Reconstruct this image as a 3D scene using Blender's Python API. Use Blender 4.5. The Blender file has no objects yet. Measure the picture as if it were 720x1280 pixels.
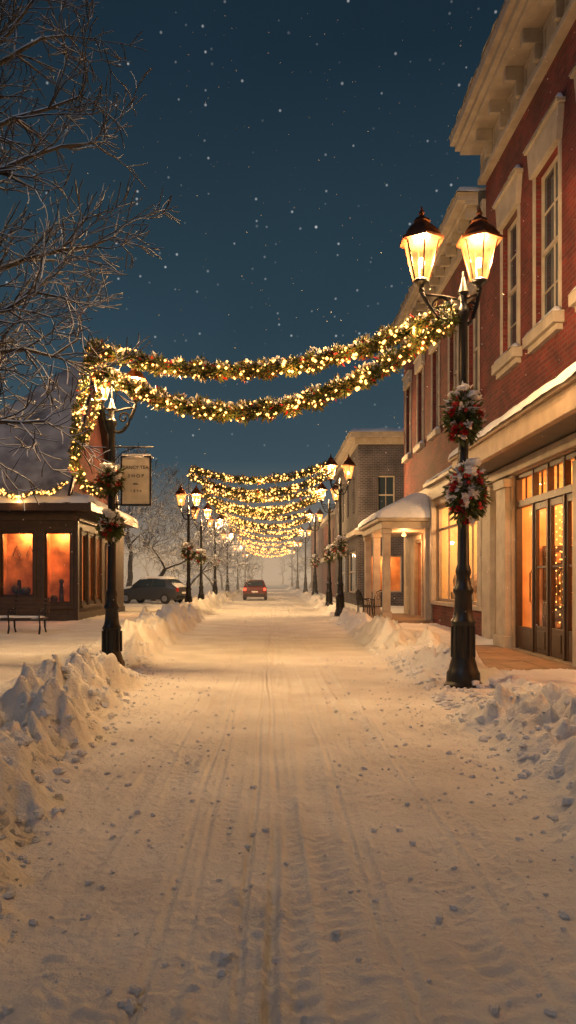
import bpy, math, random
import numpy as np
from mathutils import Vector
random.seed(7); np.random.seed(7)
R=random.random
def U(a,b): return a+(b-a)*random.random()
scene=bpy.context.scene
COL=scene.collection

# ------------------------------------------------------------------ materials
def nt(name):
    m=bpy.data.materials.new(name); m.use_nodes=True
    t=m.node_tree; return m,t,t.nodes['Principled BSDF'],t.nodes['Material Output']
def mat(name,col,rough=.6,var=.25,scale=6.0,bump=.2,bscale=40.,metal=0.,bdist=.01,spec=.5):
    m,t,b,o=nt(name); N=t.nodes; L=t.links
    tc=N.new('ShaderNodeTexCoord')
    n=N.new('ShaderNodeTexNoise'); n.inputs['Scale'].default_value=scale; n.inputs['Detail'].default_value=6
    L.new(tc.outputs['Object'],n.inputs['Vector'])
    r=N.new('ShaderNodeValToRGB')
    r.color_ramp.elements[0].position=.3; r.color_ramp.elements[1].position=.7
    r.color_ramp.elements[0].color=[c*(1-var) for c in col]+[1]
    r.color_ramp.elements[1].color=[min(1,c*(1+var)) for c in col]+[1]
    L.new(n.outputs['Fac'],r.inputs['Fac']); L.new(r.outputs['Color'],b.inputs['Base Color'])
    b.inputs['Roughness'].default_value=rough; b.inputs['Metallic'].default_value=metal
    b.inputs['Specular IOR Level'].default_value=spec
    if bump>0:
        n2=N.new('ShaderNodeTexNoise'); n2.inputs['Scale'].default_value=bscale; n2.inputs['Detail'].default_value=5
        L.new(tc.outputs['Object'],n2.inputs['Vector'])
        bp=N.new('ShaderNodeBump'); bp.inputs['Strength'].default_value=bump; bp.inputs['Distance'].default_value=bdist
        L.new(n2.outputs['Fac'],bp.inputs['Height']); L.new(bp.outputs['Normal'],b.inputs['Normal'])
    return m
def emis(name,col,st,sampling='AUTO'):
    m,t,b,o=nt(name)
    b.inputs['Base Color'].default_value=(*col,1)
    b.inputs['Emission Color'].default_value=(*col,1); b.inputs['Emission Strength'].default_value=st
    m.cycles.emission_sampling=sampling
    return m
def brickmat(name,c1,c2,mo,snow=0.):
    m,t,b,o=nt(name); N=t.nodes; L=t.links
    tc=N.new('ShaderNodeTexCoord'); s=N.new('ShaderNodeSeparateXYZ'); L.new(tc.outputs['Object'],s.inputs[0])
    a=N.new('ShaderNodeMath'); L.new(s.outputs[0],a.inputs[0]); L.new(s.outputs[1],a.inputs[1])
    c=N.new('ShaderNodeCombineXYZ'); L.new(a.outputs[0],c.inputs[0]); L.new(s.outputs[2],c.inputs[1])
    br=N.new('ShaderNodeTexBrick'); L.new(c.outputs[0],br.inputs['Vector'])
    br.inputs['Color1'].default_value=(*c1,1); br.inputs['Color2'].default_value=(*c2,1); br.inputs['Mortar'].default_value=(*mo,1)
    br.inputs['Scale'].default_value=1; br.inputs['Brick Width'].default_value=.27; br.inputs['Row Height'].default_value=.10
    br.inputs['Mortar Size'].default_value=.012; br.inputs['Mortar Smooth'].default_value=.2
    n=N.new('ShaderNodeTexNoise'); n.inputs['Scale'].default_value=1.3; n.inputs['Detail'].default_value=8; L.new(tc.outputs['Object'],n.inputs['Vector'])
    mp=N.new('ShaderNodeMapRange'); mp.inputs['From Min'].default_value=.3; mp.inputs['From Max'].default_value=.7
    mp.inputs['To Min'].default_value=.55; mp.inputs['To Max'].default_value=1.3; L.new(n.outputs['Fac'],mp.inputs['Value'])
    mx=N.new('ShaderNodeMix'); mx.data_type='RGBA'; mx.blend_type='MULTIPLY'; mx.inputs[0].default_value=1
    L.new(br.outputs['Color'],mx.inputs[6]); L.new(mp.outputs[0],mx.inputs[7])
    L.new(mx.outputs[2],b.inputs['Base Color']); b.inputs['Roughness'].default_value=.85
    bp=N.new('ShaderNodeBump'); bp.inputs['Strength'].default_value=.8; bp.inputs['Distance'].default_value=.015; bp.invert=True
    L.new(br.outputs['Fac'],bp.inputs['Height']); L.new(bp.outputs['Normal'],b.inputs['Normal'])
    return m
def snowmat(name,lo=(.70,.71,.74),hi=(.84,.85,.87),bd=.04):
    m,t,b,o=nt(name); N=t.nodes; L=t.links
    tc=N.new('ShaderNodeTexCoord')
    n=N.new('ShaderNodeTexNoise'); n.inputs['Scale'].default_value=1.1; n.inputs['Detail'].default_value=8; L.new(tc.outputs['Object'],n.inputs['Vector'])
    r=N.new('ShaderNodeValToRGB'); r.color_ramp.elements[0].position=.35; r.color_ramp.elements[1].position=.65
    r.color_ramp.elements[0].color=(*lo,1); r.color_ramp.elements[1].color=(*hi,1)
    L.new(n.outputs['Fac'],r.inputs['Fac']); L.new(r.outputs['Color'],b.inputs['Base Color'])
    b.inputs['Roughness'].default_value=.75; b.inputs['Specular IOR Level'].default_value=.25
    n1=N.new('ShaderNodeTexNoise'); n1.inputs['Scale'].default_value=20; n1.inputs['Detail'].default_value=8; n1.inputs['Roughness'].default_value=.7
    L.new(tc.outputs['Object'],n1.inputs['Vector'])
    bp=N.new('ShaderNodeBump'); bp.inputs['Strength'].default_value=1.0; bp.inputs['Distance'].default_value=bd
    L.new(n1.outputs['Fac'],bp.inputs['Height']); L.new(bp.outputs['Normal'],b.inputs['Normal'])
    return m
SNOW=snowmat('snow')
ROADSNOW=snowmat('street_snow',(.70,.68,.66),(.85,.84,.82),.042)
DIMSNOW=snowmat('dim_lit_roof_snow',(.16,.16,.19),(.50,.52,.58),.05)  # patchy dark snow; the roof's lack of warm light is put into its colour
BARK,t,b,o=nt('snowy_bark')
N=t.nodes;L=t.links
g=N.new('ShaderNodeNewGeometry'); s=N.new('ShaderNodeSeparateXYZ'); L.new(g.outputs['Normal'],s.inputs[0])
nn=N.new('ShaderNodeTexNoise'); nn.inputs['Scale'].default_value=5; L.new(g.outputs['Position'],nn.inputs['Vector'])
ad=N.new('ShaderNodeMath'); L.new(s.outputs[2],ad.inputs[0]); L.new(nn.outputs['Fac'],ad.inputs[1])
mr=N.new('ShaderNodeMapRange'); mr.inputs['From Min'].default_value=.50; mr.inputs['From Max'].default_value=.80; L.new(ad.outputs[0],mr.inputs['Value'])
mx=N.new('ShaderNodeMix'); mx.data_type='RGBA'; mx.inputs[6].default_value=(.030,.026,.026,1); mx.inputs[7].default_value=(.74,.79,.88,1)
L.new(mr.outputs[0],mx.inputs[0]); L.new(mx.outputs[2],b.inputs['Base Color']); b.inputs['Roughness'].default_value=.9

IRON=mat('black_iron',(.012,.012,.013),.42,.3,8,.25,60,.3,.004)
BRONZE=mat('lantern_bronze',(.12,.038,.014),.4,.3,10,.2,50,.6,.003)
CREAM=mat('cream_paint',(.33,.25,.18),.6,.18,3,.2,30)
WHITE=mat('white_trim_paint',(.36,.31,.25),.6,.18,3,.2,30)
DKBROWN=mat('dark_brown_wood',(.040,.020,.012),.45,.3,9,.2,40)
OLIVE=mat('dark_shop_timber',(.05,.030,.018),.6,.3,5,.3,30)
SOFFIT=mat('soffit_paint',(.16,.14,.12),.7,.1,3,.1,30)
BRICK=brickmat('red_brick',(.17,.018,.014),(.09,.010,.008),(.12,.055,.042))
BRICK2=brickmat('dark_brick',(.06,.045,.05),(.04,.032,.038),(.13,.13,.15))
ROOFM=mat('roofing',(.06,.06,.07),.8)
PAVE=mat('paving_stone',(.24,.165,.11),.75,.25,2.5,.4,25,0,.01)
ORWALL=mat('warm_plaster',(.75,.42,.20),.8,.25,2,.2,20)
WOODF=mat('wood_floor',(.22,.11,.05),.5,.3,4)
NEEDLE=mat('fir_needles',(.070,.092,.022),.6,.5,9,0)
NEEDLE2=mat('fir_needles_dry',(.19,.125,.035),.6,.4,9,0)
RED=mat('red_berries',(.35,.012,.012),.35,.3,9,0)
PETAL=mat('frosted_petals',(.78,.72,.68),.7,.1,9,0)
DARKGL,t,b,o=nt('dark_window_glass'); b.inputs['Base Color'].default_value=(.03,.045,.06,1); b.inputs['Roughness'].default_value=.06
n=t.nodes.new('ShaderNodeTexNoise'); n.inputs['Scale'].default_value=1.5
bp=t.nodes.new('ShaderNodeBump'); bp.inputs['Strength'].default_value=.05; t.links.new(n.outputs['Fac'],bp.inputs['Height']); t.links.new(bp.outputs['Normal'],b.inputs['Normal'])
def paneglass(name,refl):
    m,t,b,o=nt(name); N=t.nodes; L=t.links
    tr=N.new('ShaderNodeBsdfTransparent'); tr.inputs[0].default_value=(.95,.93,.9,1)
    gl=N.new('ShaderNodeBsdfGlossy'); gl.inputs['Roughness'].default_value=.03
    n=N.new('ShaderNodeTexNoise'); n.inputs['Scale'].default_value=2.
    bp=N.new('ShaderNodeBump'); bp.inputs['Strength'].default_value=.08; L.new(n.outputs['Fac'],bp.inputs['Height']); L.new(bp.outputs['Normal'],gl.inputs['Normal'])
    mx=N.new('ShaderNodeMixShader'); mx.inputs[0].default_value=refl
    L.new(tr.outputs[0],mx.inputs[1]); L.new(gl.outputs[0],mx.inputs[2]); L.new(mx.outputs[0],o.inputs['Surface'])
    return m
GLASS=paneglass('shop_glass',.12)
LGLASS,t,b,o=nt('lantern_glass'); N=t.nodes; L=t.links
tr=N.new('ShaderNodeBsdfTransparent'); tr.inputs[0].default_value=(1,.90,.70,1)
em=N.new('ShaderNodeEmission'); em.inputs[0].default_value=(1,.44,.11,1)
n=N.new('ShaderNodeTexNoise'); n.inputs['Scale'].default_value=6; tc=N.new('ShaderNodeTexCoord'); L.new(tc.outputs['Object'],n.inputs['Vector'])
mr=N.new('ShaderNodeMapRange'); mr.inputs['From Min'].default_value=.3; mr.inputs['From Max'].default_value=.7; mr.inputs['To Min'].default_value=1.8; mr.inputs['To Max'].default_value=5.0; L.new(n.outputs['Fac'],mr.inputs['Value']); L.new(mr.outputs[0],em.inputs[1])
mx=N.new('ShaderNodeMixShader'); mx.inputs[0].default_value=.35; L.new(tr.outputs[0],mx.inputs[1]); L.new(em.outputs[0],mx.inputs[2]); L.new(mx.outputs[0],o.inputs['Surface'])
LGLASS.cycles.emission_sampling='NONE'
BULB=emis('string_bulb',(1,.47,.11),6,'NONE')
BULBHOT=emis('lamp_bulb',(1,.75,.4),16,'NONE')
SHADE=emis('porch_shade',(1,.62,.3),1.5,'NONE')
TAIL=emis('tail_light',(1,.05,.02),4,'NONE')

# ------------------------------------------------------------------ mesh builder
class MB:
    def __init__(s,T=None): s.v=[];s.f=[];s.m=[];s.T=T
    def add(s,vs,fs,m=0):
        o=len(s.v)
        if s.T: vs=[s.T(*p) for p in vs]
        s.v.extend([tuple(p) for p in vs])
        for f in fs: s.f.append(tuple(i+o for i in f)); s.m.append(m)
    def box(s,a0,a1,b0,b1,c0,c1,m=0):
        vs=[(a0,b0,c0),(a1,b0,c0),(a1,b1,c0),(a0,b1,c0),(a0,b0,c1),(a1,b0,c1),(a1,b1,c1),(a0,b1,c1)]
        s.add(vs,[(0,3,2,1),(4,5,6,7),(0,1,5,4),(1,2,6,5),(2,3,7,6),(3,0,4,7)],m)
    def quad(s,p,m=0): s.add(p,[tuple(range(len(p)))],m)
    def tube(s,pts,rad,n=6,m=0,cap=True):
        pts=[Vector(p) for p in pts]; vs=[];fs=[]
        k=len(pts)
        if not hasattr(rad,'__len__'): rad=[rad]*k
        for i,p in enumerate(pts):
            d=(pts[min(i+1,k-1)]-pts[max(i-1,0)])
            if d.length<1e-9: d=Vector((0,0,1))
            d.normalize()
            up=Vector((0,0,1)) if abs(d.z)<.9 else Vector((1,0,0))
            a=d.cross(up).normalized(); b2=d.cross(a)
            for j in range(n):
                an=2*math.pi*j/n
                vs.append(p+(a*math.cos(an)+b2*math.sin(an))*rad[i])
        for i in range(k-1):
            for j in range(n):
                j2=(j+1)%n; fs.append((i*n+j,i*n+j2,(i+1)*n+j2,(i+1)*n+j))
        if cap: fs.append(tuple(range(n))); fs.append(tuple(reversed(range((k-1)*n,k*n))))
        s.add(vs,fs,m)
    def lathe(s,c,prof,n=12,m=0,rot=0,sc=1):
        vs=[];fs=[];k=len(prof)
        for r,z in prof:
            for j in range(n):
                an=2*math.pi*j/n+rot; vs.append((c[0]+r*sc*math.cos(an),c[1]+r*sc*math.sin(an),c[2]+z*sc))
        for i in range(k-1):
            for j in range(n):
                j2=(j+1)%n; fs.append((i*n+j,i*n+j2,(i+1)*n+j2,(i+1)*n+j))
        fs.append(tuple(reversed(range(n)))); fs.append(tuple(range((k-1)*n,k*n)))
        s.add(vs,fs,m)
    def octa(s,c,r,m=0):
        x,y,z=c; s.add([(x+r,y,z),(x-r,y,z),(x,y+r,z),(x,y-r,z),(x,y,z+r),(x,y,z-r)],
          [(0,2,4),(2,1,4),(1,3,4),(3,0,4),(2,0,5),(1,2,5),(3,1,5),(0,3,5)],m)
    def ball(s,c,r,m=0,sz=1,jit=0,n=8,k=5):
        vs=[];fs=[]
        vs.append((c[0],c[1],c[2]-r*sz))
        for i in range(1,k):
            ph=-math.pi/2+math.pi*i/k
            for j in range(n):
                an=2*math.pi*j/n; rr=r*(1+jit*(R()-.5))
                vs.append((c[0]+rr*math.cos(ph)*math.cos(an),c[1]+rr*math.cos(ph)*math.sin(an),c[2]+rr*sz*math.sin(ph)))
        vs.append((c[0],c[1],c[2]+r*sz)); top=len(vs)-1
        for j in range(n):
            j2=(j+1)%n; fs.append((0,1+j2,1+j)); fs.append((top,1+(k-2)*n+j,1+(k-2)*n+j2))
            for i in range(k-2):
                a=1+i*n; fs.append((a+j,a+j2,a+n+j2,a+n+j))
        s.add(vs,fs,m)
    def obj(s,name,mats,parent=None,smooth=False,bevel=0,T=None):
        me=bpy.data.meshes.new(name); me.from_pydata(s.v,[],s.f)
        for m in mats: me.materials.append(m)
        me.polygons.foreach_set('material_index',s.m)
        if smooth: me.polygons.foreach_set('use_smooth',[True]*len(s.f))
        me.update(); ob=bpy.data.objects.new(name,me); COL.objects.link(ob)
        if parent: ob.parent=parent
        if bevel:
            md=ob.modifiers.new('bevel','BEVEL'); md.width=bevel; md.segments=2; md.limit_method='ANGLE'
        return ob
def empty(name,loc=(0,0,0)):
    e=bpy.data.objects.new(name,None); COL.objects.link(e); e.location=loc; return e
LCOL=(1,.645,.335)
def light(name,loc,en,col=LCOL,rad=.08,parent=None):
    l=bpy.data.lights.new(name,'POINT'); l.energy=en; l.color=col; l.shadow_soft_size=rad
    ob=bpy.data.objects.new(name,l); ob.location=loc; COL.objects.link(ob)
    if parent: ob.parent=parent
    return ob

# ------------------------------------------------------------------ numpy noise
def hsh(ix,iy,seed):
    h=(ix.astype(np.int64)*374761393+iy.astype(np.int64)*668265263+seed*1442695041)&0xffffffff
    h=((h^(h>>13))*1274126177)&0xffffffff
    return ((h^(h>>16))&0xffffff)/float(0xffffff)
def vn(x,y,seed=0):
    ix=np.floor(x);iy=np.floor(y);fx=x-ix;fy=y-iy
    fx=fx*fx*fx*(fx*(fx*6-15)+10);fy=fy*fy*fy*(fy*(fy*6-15)+10)
    a=hsh(ix,iy,seed);b=hsh(ix+1,iy,seed);c=hsh(ix,iy+1,seed);d=hsh(ix+1,iy+1,seed)
    return (a*(1-fx)+b*fx)*(1-fy)+(c*(1-fx)+d*fx)*fy
def fbm(x,y,o=4,seed=0,g=.5):
    s=0;a=1;t=0
    for i in range(o):
        s=s+a*vn(x*2**i+i*17.3,y*2**i-i*9.1,seed+i); t+=a; a*=g
    return s/t
def sst(a,b,x):
    t=np.clip((x-a)/(b-a),0,1); return t*t*(3-2*t)
def worley(x,y,seed):
    ix=np.floor(x);iy=np.floor(y); best=np.full(x.shape,9.); val=np.zeros(x.shape)
    for i in (-1,0,1):
        for j in (-1,0,1):
            cx=ix+i;cy=iy+j
            d=np.hypot(cx+hsh(cx,cy,seed)-x,cy+hsh(cx,cy,seed+77)-y)
            m=d<best; best=np.where(m,d,best); val=np.where(m,hsh(cx,cy,seed+155),val)
    return best,val

# ------------------------------------------------------------------ ground
LAMPS=[ # x,y
 (2.88,11.9),(-2.80,14.2),(3.0,34),(-3.75,37),(3.2,43),(-3.85,45),(3.35,59),(-3.75,55),(3.5,78),(-3.8,72),(3.6,103),(-3.9,98),(3.7,132),(-3.9,128)]
ey=[-30,1.5,4,6,12,20,32,60,400]
exl=[-1.3,-1.15,-1.30,-1.55,-2.0,-2.4,-2.65,-2.9,-3.0]
exr=[1.5,1.55,1.7,2.0,2.25,2.3,2.45,2.7,2.9]
def chunks(x,y,f,seed):
    wx=x+.12/f*8*(vn(x*f*1.3,y*f*1.3,seed+5)-.5); wy=y+.12/f*8*(vn(x*f*1.3,y*f*1.3,seed+6)-.5)
    d,v=worley(wx*f,wy*f,seed)
    return sst(.62,.12,d)*(.15+.85*v*v)
TR=[(-.98,.06,.010,1),(-.80,.02,.007,0),(-.66,.085,.018,1),(-.50,.022,.012,0),(-.40,.02,.009,0),(-.24,.05,.010,1),(-.10,.020,.016,0),(.0,.026,.026,0),(.10,.050,.017,1),(.19,.018,.008,0),(.33,.085,.018,1),(.47,.02,.010,0),(.56,.03,.009,0),(.74,.05,.013,1),(.92,.085,.018,1),(1.08,.02,.008,0),(1.24,.06,.012,1)]
def ground_h(x,y):
    xl=np.interp(y,ey,exl)+.22*(fbm(y*1.1,y*0+3,3,5)-.5); xr=np.interp(y,ey,exr)+.22*(fbm(y*1.1,y*0+9,3,6)-.5)
    d=np.maximum(xl-x,x-xr)
    left=(x<0)
    wob=.45*(fbm(x*2.6,y*2.2,3,31)-.5)
    dd=d+wob
    s=sst(-.05,.42,dd)
    lump=fbm(x*1.1,y*.8,3,41)
    A=np.where(left,.26,.18)*(.25+1.75*sst(.32,.72,lump))*np.interp(y,[2,5,8],[.35,.75,1])
    peak=np.exp(-((dd-.75)/.55)**2)
    far=.07+.10*fbm(x*.35,y*.35,4,51)
    rough2=fbm(x*9,y*9,4,71,.6)
    nl=np.zeros_like(x)
    for lx,ly in LAMPS[:6]: nl=np.maximum(nl,np.exp(-((x-lx)**2/.45+(np.minimum(y-ly,0)+0)**2/4.5+np.maximum(y-ly,0)**2/.6)))
    nl=np.clip(nl*1.35,0,.96)
    cm=sst(.34,.58,fbm(x*.9+4,y*.7,3,45))
    env=(np.exp(-((dd-.65)/.75)**2)*(.40+.70*cm)+.14*cm)*np.interp(y,[2,5,9],[.7,1.0,1.2])
    ch=.19*chunks(x,y,2.3,201)+.12*chunks(x,y,5.0,211)+.06*chunks(x,y,11.,221)
    h=s*((A*peak+far)*(1-nl)+(env*ch+ (env*.5+.12)*.12*(rough2-.5)+.03*(fbm(x*3,y*3,4,65)-.5))*(1-.9*nl))
    rs=1-s
    h=h+rs*(.014*(fbm(x*1.5,y*.6,4,81)-.5)+.026*(fbm(x*12,y*9,3,91)-.5)*sst(.3,.7,fbm(x*1.2,y*.8,3,95))+.010*(fbm(x*22,y*18,2,93)-.5))
    cr=vn(x*16,y*13,101); h=h+.022*sst(.84,.97,cr)*(.4+.6*sst(-.7,.1,d))
    h=h+rs*.026*chunks(x,y,9.,231)*sst(.55,.75,fbm(x*1.4,y*.8,3,97))
    for i,(c,w,dp,tread) in enumerate(TR):
        xc=c*(1+.012*y/3)+.035*np.sin(y*.33+i*1.7)*(1 if i%3 else .4)+.012*np.sin(y*1.3+i)
        q=(x-xc)/w
        gr=np.exp(-q**4); ridge=np.exp(-((np.abs(q)-1.35)/.35)**2)
        if tread:
            tp=sst(.15,.85,np.sin(2*math.pi*(y/.12)+(1 if i%2 else -1)*(x-xc)*26+1.5*vn(y*2.,y*0+i,117))*.5+.5)
            gr=gr*(.45+.75*tp*sst(.3,.6,fbm(y*.9+i*3,y*0+i*2,2,119)))
        pres=.45+.8*sst(.2,.65,fbm(y*.5+i*7,y*0+i,3,111))
        pres=pres*(.6+.7*vn(x*10,y*4,115))
        h=h+rs*(-dp*gr+dp*.4*ridge)*pres
    e=.35*(fbm(x*1.5,y*1.5,4,121)-.5)
    pv=sst(.0,.35,np.minimum(np.minimum(x-3.45,9-x),np.minimum(y-13.0,19.4-y))+e)
    h=h*(1-pv)+pv*(-.02)
    pv=sst(.0,.3,np.minimum(np.minimum(x-2.95,9-x),np.minimum(y-27.0,33.6-y)))
    h=h*(1-pv)+pv*(.02)
    return h
def axis(segs):
    out=[]
    for a,b,st in segs: out+=list(np.arange(a,b,st))
    out.append(segs[-1][1]); return np.array(out)
xs=np.concatenate([axis([(-400,-60,20),(-60,-15,3),(-15,-6,.30),(-6,-2.4,.035),(-2.4,2.4,.0125),(2.4,6,.035),(6,15,.5),(15,60,3),(60,400,20)])])
ys=[-30,-10,-3,0,1.2]
y=1.9
while y<60: ys.append(y); y*=1.0045
while y<900: ys.append(y); y*=1.05
ys=np.array(ys)
X,Y=np.meshgrid(xs,ys)
Z=ground_h(X,Y); nx=len(xs);ny=len(ys)
co=np.stack([X.ravel(),Y.ravel(),Z.ravel()],1)
idx=np.arange(nx*ny).reshape(ny,nx)
q=np.stack([idx[:-1,:-1].ravel(),idx[:-1,1:].ravel(),idx[1:,1:].ravel(),idx[1:,:-1].ravel()],1)
me=bpy.data.meshes.new('snow_ground'); me.vertices.add(len(co)); me.vertices.foreach_set('co',co.ravel())
me.loops.add(q.size); me.loops.foreach_set('vertex_index',q.ravel().astype(np.int32))
me.polygons.add(len(q)); me.polygons.foreach_set('loop_start',np.arange(0,q.size,4,dtype=np.int32)); me.polygons.foreach_set('loop_total',np.full(len(q),4,dtype=np.int32))
me.polygons.foreach_set('use_smooth',np.ones(len(q),dtype=bool))
me.update(); me.materials.append(ROADSNOW)
gob=bpy.data.objects.new('snow_ground',me); COL.objects.link(gob)
def gh(x,y): return float(ground_h(np.array([[float(x)]]),np.array([[float(y)]]))[0,0])
# snow clumps
mb=MB(); P=[]
for i in range(3000):
    side=random.choice([-1,1]); yy=U(2.8,16)
    if R()<.2: yy=U(12,35)
    e=float(np.interp(yy,ey,exl if side<0 else exr))
    dx=random.gauss(.30,.45) if R()<.7 else U(-1.5,.1)
    xx=e+side*dx
    if side>0 and 3.4<xx and 13<yy<19.6: continue
    r=abs(random.gauss(0,.026))+.009
    if dx<0: r*=.38
    P.append((xx,yy,r))
PA=np.array(P); ZH=ground_h(PA[:,0],PA[:,1])
for (xx,yy,r),z in zip(P,ZH): mb.ball((xx,yy,float(z)+r*.25),r,0,.7,.7,6,4)
mb.obj('snow_clumps',[SNOW],None,False)
# paving
mb=MB(); yy=12.8
while yy<19.8:
    x0=3.1
    while x0<5.5:
        mb.box(x0+.008,min(x0+.6,5.5)-.008,yy+.008,yy+.892,-.05,.035+U(-.004,.004)); x0+=.6
    yy+=.9
mb.obj('pavement',[PAVE],None,False,.006)

# ------------------------------------------------------------------ snow cap
def snowcap(mb,x0,x1,y0,y1,zf,th,m=0,step=.12,edge=.12,seed=3):
    nx=max(3,int((x1-x0)/step));ny=max(3,int((y1-y0)/step))
    nx=min(nx,60);ny=min(ny,140)
    gx=np.linspace(x0,x1,nx+1);gy=np.linspace(y0,y1,ny+1)
    X,Y=np.meshgrid(gx,gy)
    e=np.minimum(np.minimum(X-x0,x1-X),np.minimum(Y-y0,y1-Y))
    H=th*(1-np.exp(-e/edge))*(.75+.5*fbm(X*1.2,Y*1.2,3,seed))
    B=np.vectorize(zf,otypes=[float])(X,Y)
    ed=(e<=1e-6)
    Zz=B+H-.03*ed
    wx=.05*(fbm(X*2.5+7,Y*2.5,2,seed+3)-.5)*ed*2
    vs=np.stack([(X+wx).ravel(),(Y+wx).ravel(),Zz.ravel()],1).tolist()
    fs=[]
    for j in range(ny):
        for i in range(nx):
            a=j*(nx+1)+i; fs.append((a,a+1,a+nx+2,a+nx+1))
    mb.add(vs,fs,m)

# ------------------------------------------------------------------ facade helper
def wall(mb,u0,u1,z0,z1,ops,depth=.22,m=0,mrev=None):
    us=sorted(set([u0,u1]+[o[0] for o in ops]+[o[1] for o in ops])); zs=sorted(set([z0,z1]+[o[2] for o in ops]+[o[3] for o in ops]))
    us=[u for u in us if u0<=u<=u1]; zs=[z for z in zs if z0<=z<=z1]
    for i in range(len(us)-1):
        for j in range(len(zs)-1):
            uc=(us[i]+us[i+1])/2;zc=(zs[j]+zs[j+1])/2
            if any(o[0]<uc<o[1] and o[2]<zc<o[3] for o in ops): continue
            mb.quad([(us[i],0,zs[j]),(us[i+1],0,zs[j]),(us[i+1],0,zs[j+1]),(us[i],0,zs[j+1])],m)
    mr=m if mrev is None else mrev
    for a,b2,c,d in ops:
        mb.quad([(a,0,c),(a,-depth,c),(a,-depth,d),(a,0,d)],mr); mb.quad([(b2,0,c),(b2,-depth,c),(b2,-depth,d),(b2,0,d)],mr)
        mb.quad([(a,0,c),(b2,0,c),(b2,-depth,c),(a,-depth,c)],mr); mb.quad([(a,0,d),(b2,0,d),(b2,-depth,d),(a,-depth,d)],mr)
def sash(fr,gl,a,b,c,d,dep=.16,w=.07,cols=2,rows=4,mw=.03):
    fr.box(a+.002,a+w,-dep-.05,-dep+.05,c,d); fr.box(b-w,b-.002,-dep-.05,-dep+.05,c,d)
    fr.box(a+w,b-w,-dep-.05,-dep+.05,c+.002,c+w*1.2); fr.box(a+w,b-w,-dep-.05,-dep+.05,d-w,d-.002)
    mid=(c+d)/2
    if rows>1:
        fr.box(a+w,b-w,-dep-.04,-dep+.06,mid-.04,mid+.04)
    for i in range(1,cols):
        u=a+(b-a)*i/cols; fr.box(u-mw/2,u+mw/2,-dep-.01,-dep+.03,c+w*1.2,d-w)
    for i in range(1,rows):
        z=c+(d-c)*i/rows
        if abs(z-mid)>.1: fr.box(a+w,b-w,-dep-.008,-dep+.026,z-mw/2,z+mw/2)
    gl.quad([(a,-dep,c),(b,-dep,c),(b,-dep,d),(a,-dep,d)])
def room(parent,T,u0,u1,dn,df,z0,z1,mats):
    mb=MB(T)
    mb.quad([(u0,-df,z0),(u1,-df,z0),(u1,-df,z1),(u0,-df,z1)],0)
    mb.quad([(u0,-dn,z0),(u0,-df,z0),(u0,-df,z1),(u0,-dn,z1)],0); mb.quad([(u1,-dn,z0),(u1,-df,z0),(u1,-df,z1),(u1,-dn,z1)],0)
    mb.quad([(u0,-dn,z0),(u1,-dn,z0),(u1,-df,z0),(u0,-df,z0)],1); mb.quad([(u0,-dn,z1),(u1,-dn,z1),(u1,-df,z1),(u0,-df,z1)],2)
    return mb.obj('shop_interior',mats,parent)

# ================================================================== RIGHT BUILDINGS
def right_T(xf): return lambda u,d,z:(xf-d,u,z)
B1=empty('brick_building',(0,0,0)); T=right_T(5.6)
ups=[(15.42,16.82,6.75,10.05),(17.95,19.2,6.8,10.0),(12.8,14.2,6.75,10.05),(10.2,11.6,6.75,10.05),(7.6,9.0,6.75,10.05)]
wb=MB(T); wall(wb,5,20.7,4.3,12.0,ups,.25,0)
doorop=(14.5,18.5,.04,4.0); shopop=(7.2,13.2,.7,4.0)
wall(wb,5,20.7,0,4.3,[doorop,shopop],.25,1)
wb.quad([(5,0,0),(5,-12,0),(5,-12,12.9),(5,0,12.9)],0); wb.quad([(20.7,0,11),(20.7,-12,11),(20.7,-12,12.9),(20.7,0,12.9)],0)
wb.quad([(5,-12,0),(20.7,-12,0),(20.7,-12,12.9),(5,-12,12.9)],0)
wb.obj('walls',[BRICK,CREAM],B1)
fr=MB(T);gl=MB(T);tm=MB(T);sn=MB()
for a,b_,c,d in ups:
    sash(fr,gl,a,b_,c,d)
    z0,z1=d+.003,d+.62; e0,e1=.10,.24
    vs=[(a-e0,-.02,z0),(b_+e0,-.02,z0),(b_+e1,-.02,z1),(a-e1,-.02,z1),(a-e0,.12,z0),(b_+e0,.12,z0),(b_+e1,.12,z1),(a-e1,.12,z1)]
    tm.add(vs,[(0,3,2,1),(4,5,6,7),(0,1,5,4),(1,2,6,5),(2,3,7,6),(3,0,4,7)])
    tm.box(a-e1-.05,b_+e1+.05,-.02,.17,z1,z1+.09)
    tm.box(a-.22,b_+.22,-.05,.22,c-.24,c-.003); tm.box(a-.15,b_+.15,-.02,.13,c-.36,c-.24)
    tm.box(a-.09,a-.002,-.02,.05,c,d); tm.box(b_+.002,b_+.09,-.02,.05,c,d)
    snowcap(sn,5.6-.23,5.6,a-.23,b_+.23,lambda x,y,z=c-.003:z,.10,edge=.05,step=.06)
    snowcap(sn,5.6-.19,5.6,a-.3,b_+.3,lambda x,y,z=z1+.09:z,.12,edge=.05,step=.06)
fr.obj('window_frames',[WHITE],B1,False,.008); gl.obj('window_panes',[DARKGL],B1)
tm.box(5,20.75,-.02,.10,12.0,12.72); tm.box(5,20.8,-.02,.2,11.86,12.0)
tm.box(5,20.95,-.02,.62,12.72,12.84); tm.box(5,21.0,-.02,.74,12.84,13.0); tm.box(5,21.05,-.02,.86,13.0,13.26)
u=5.4
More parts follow.
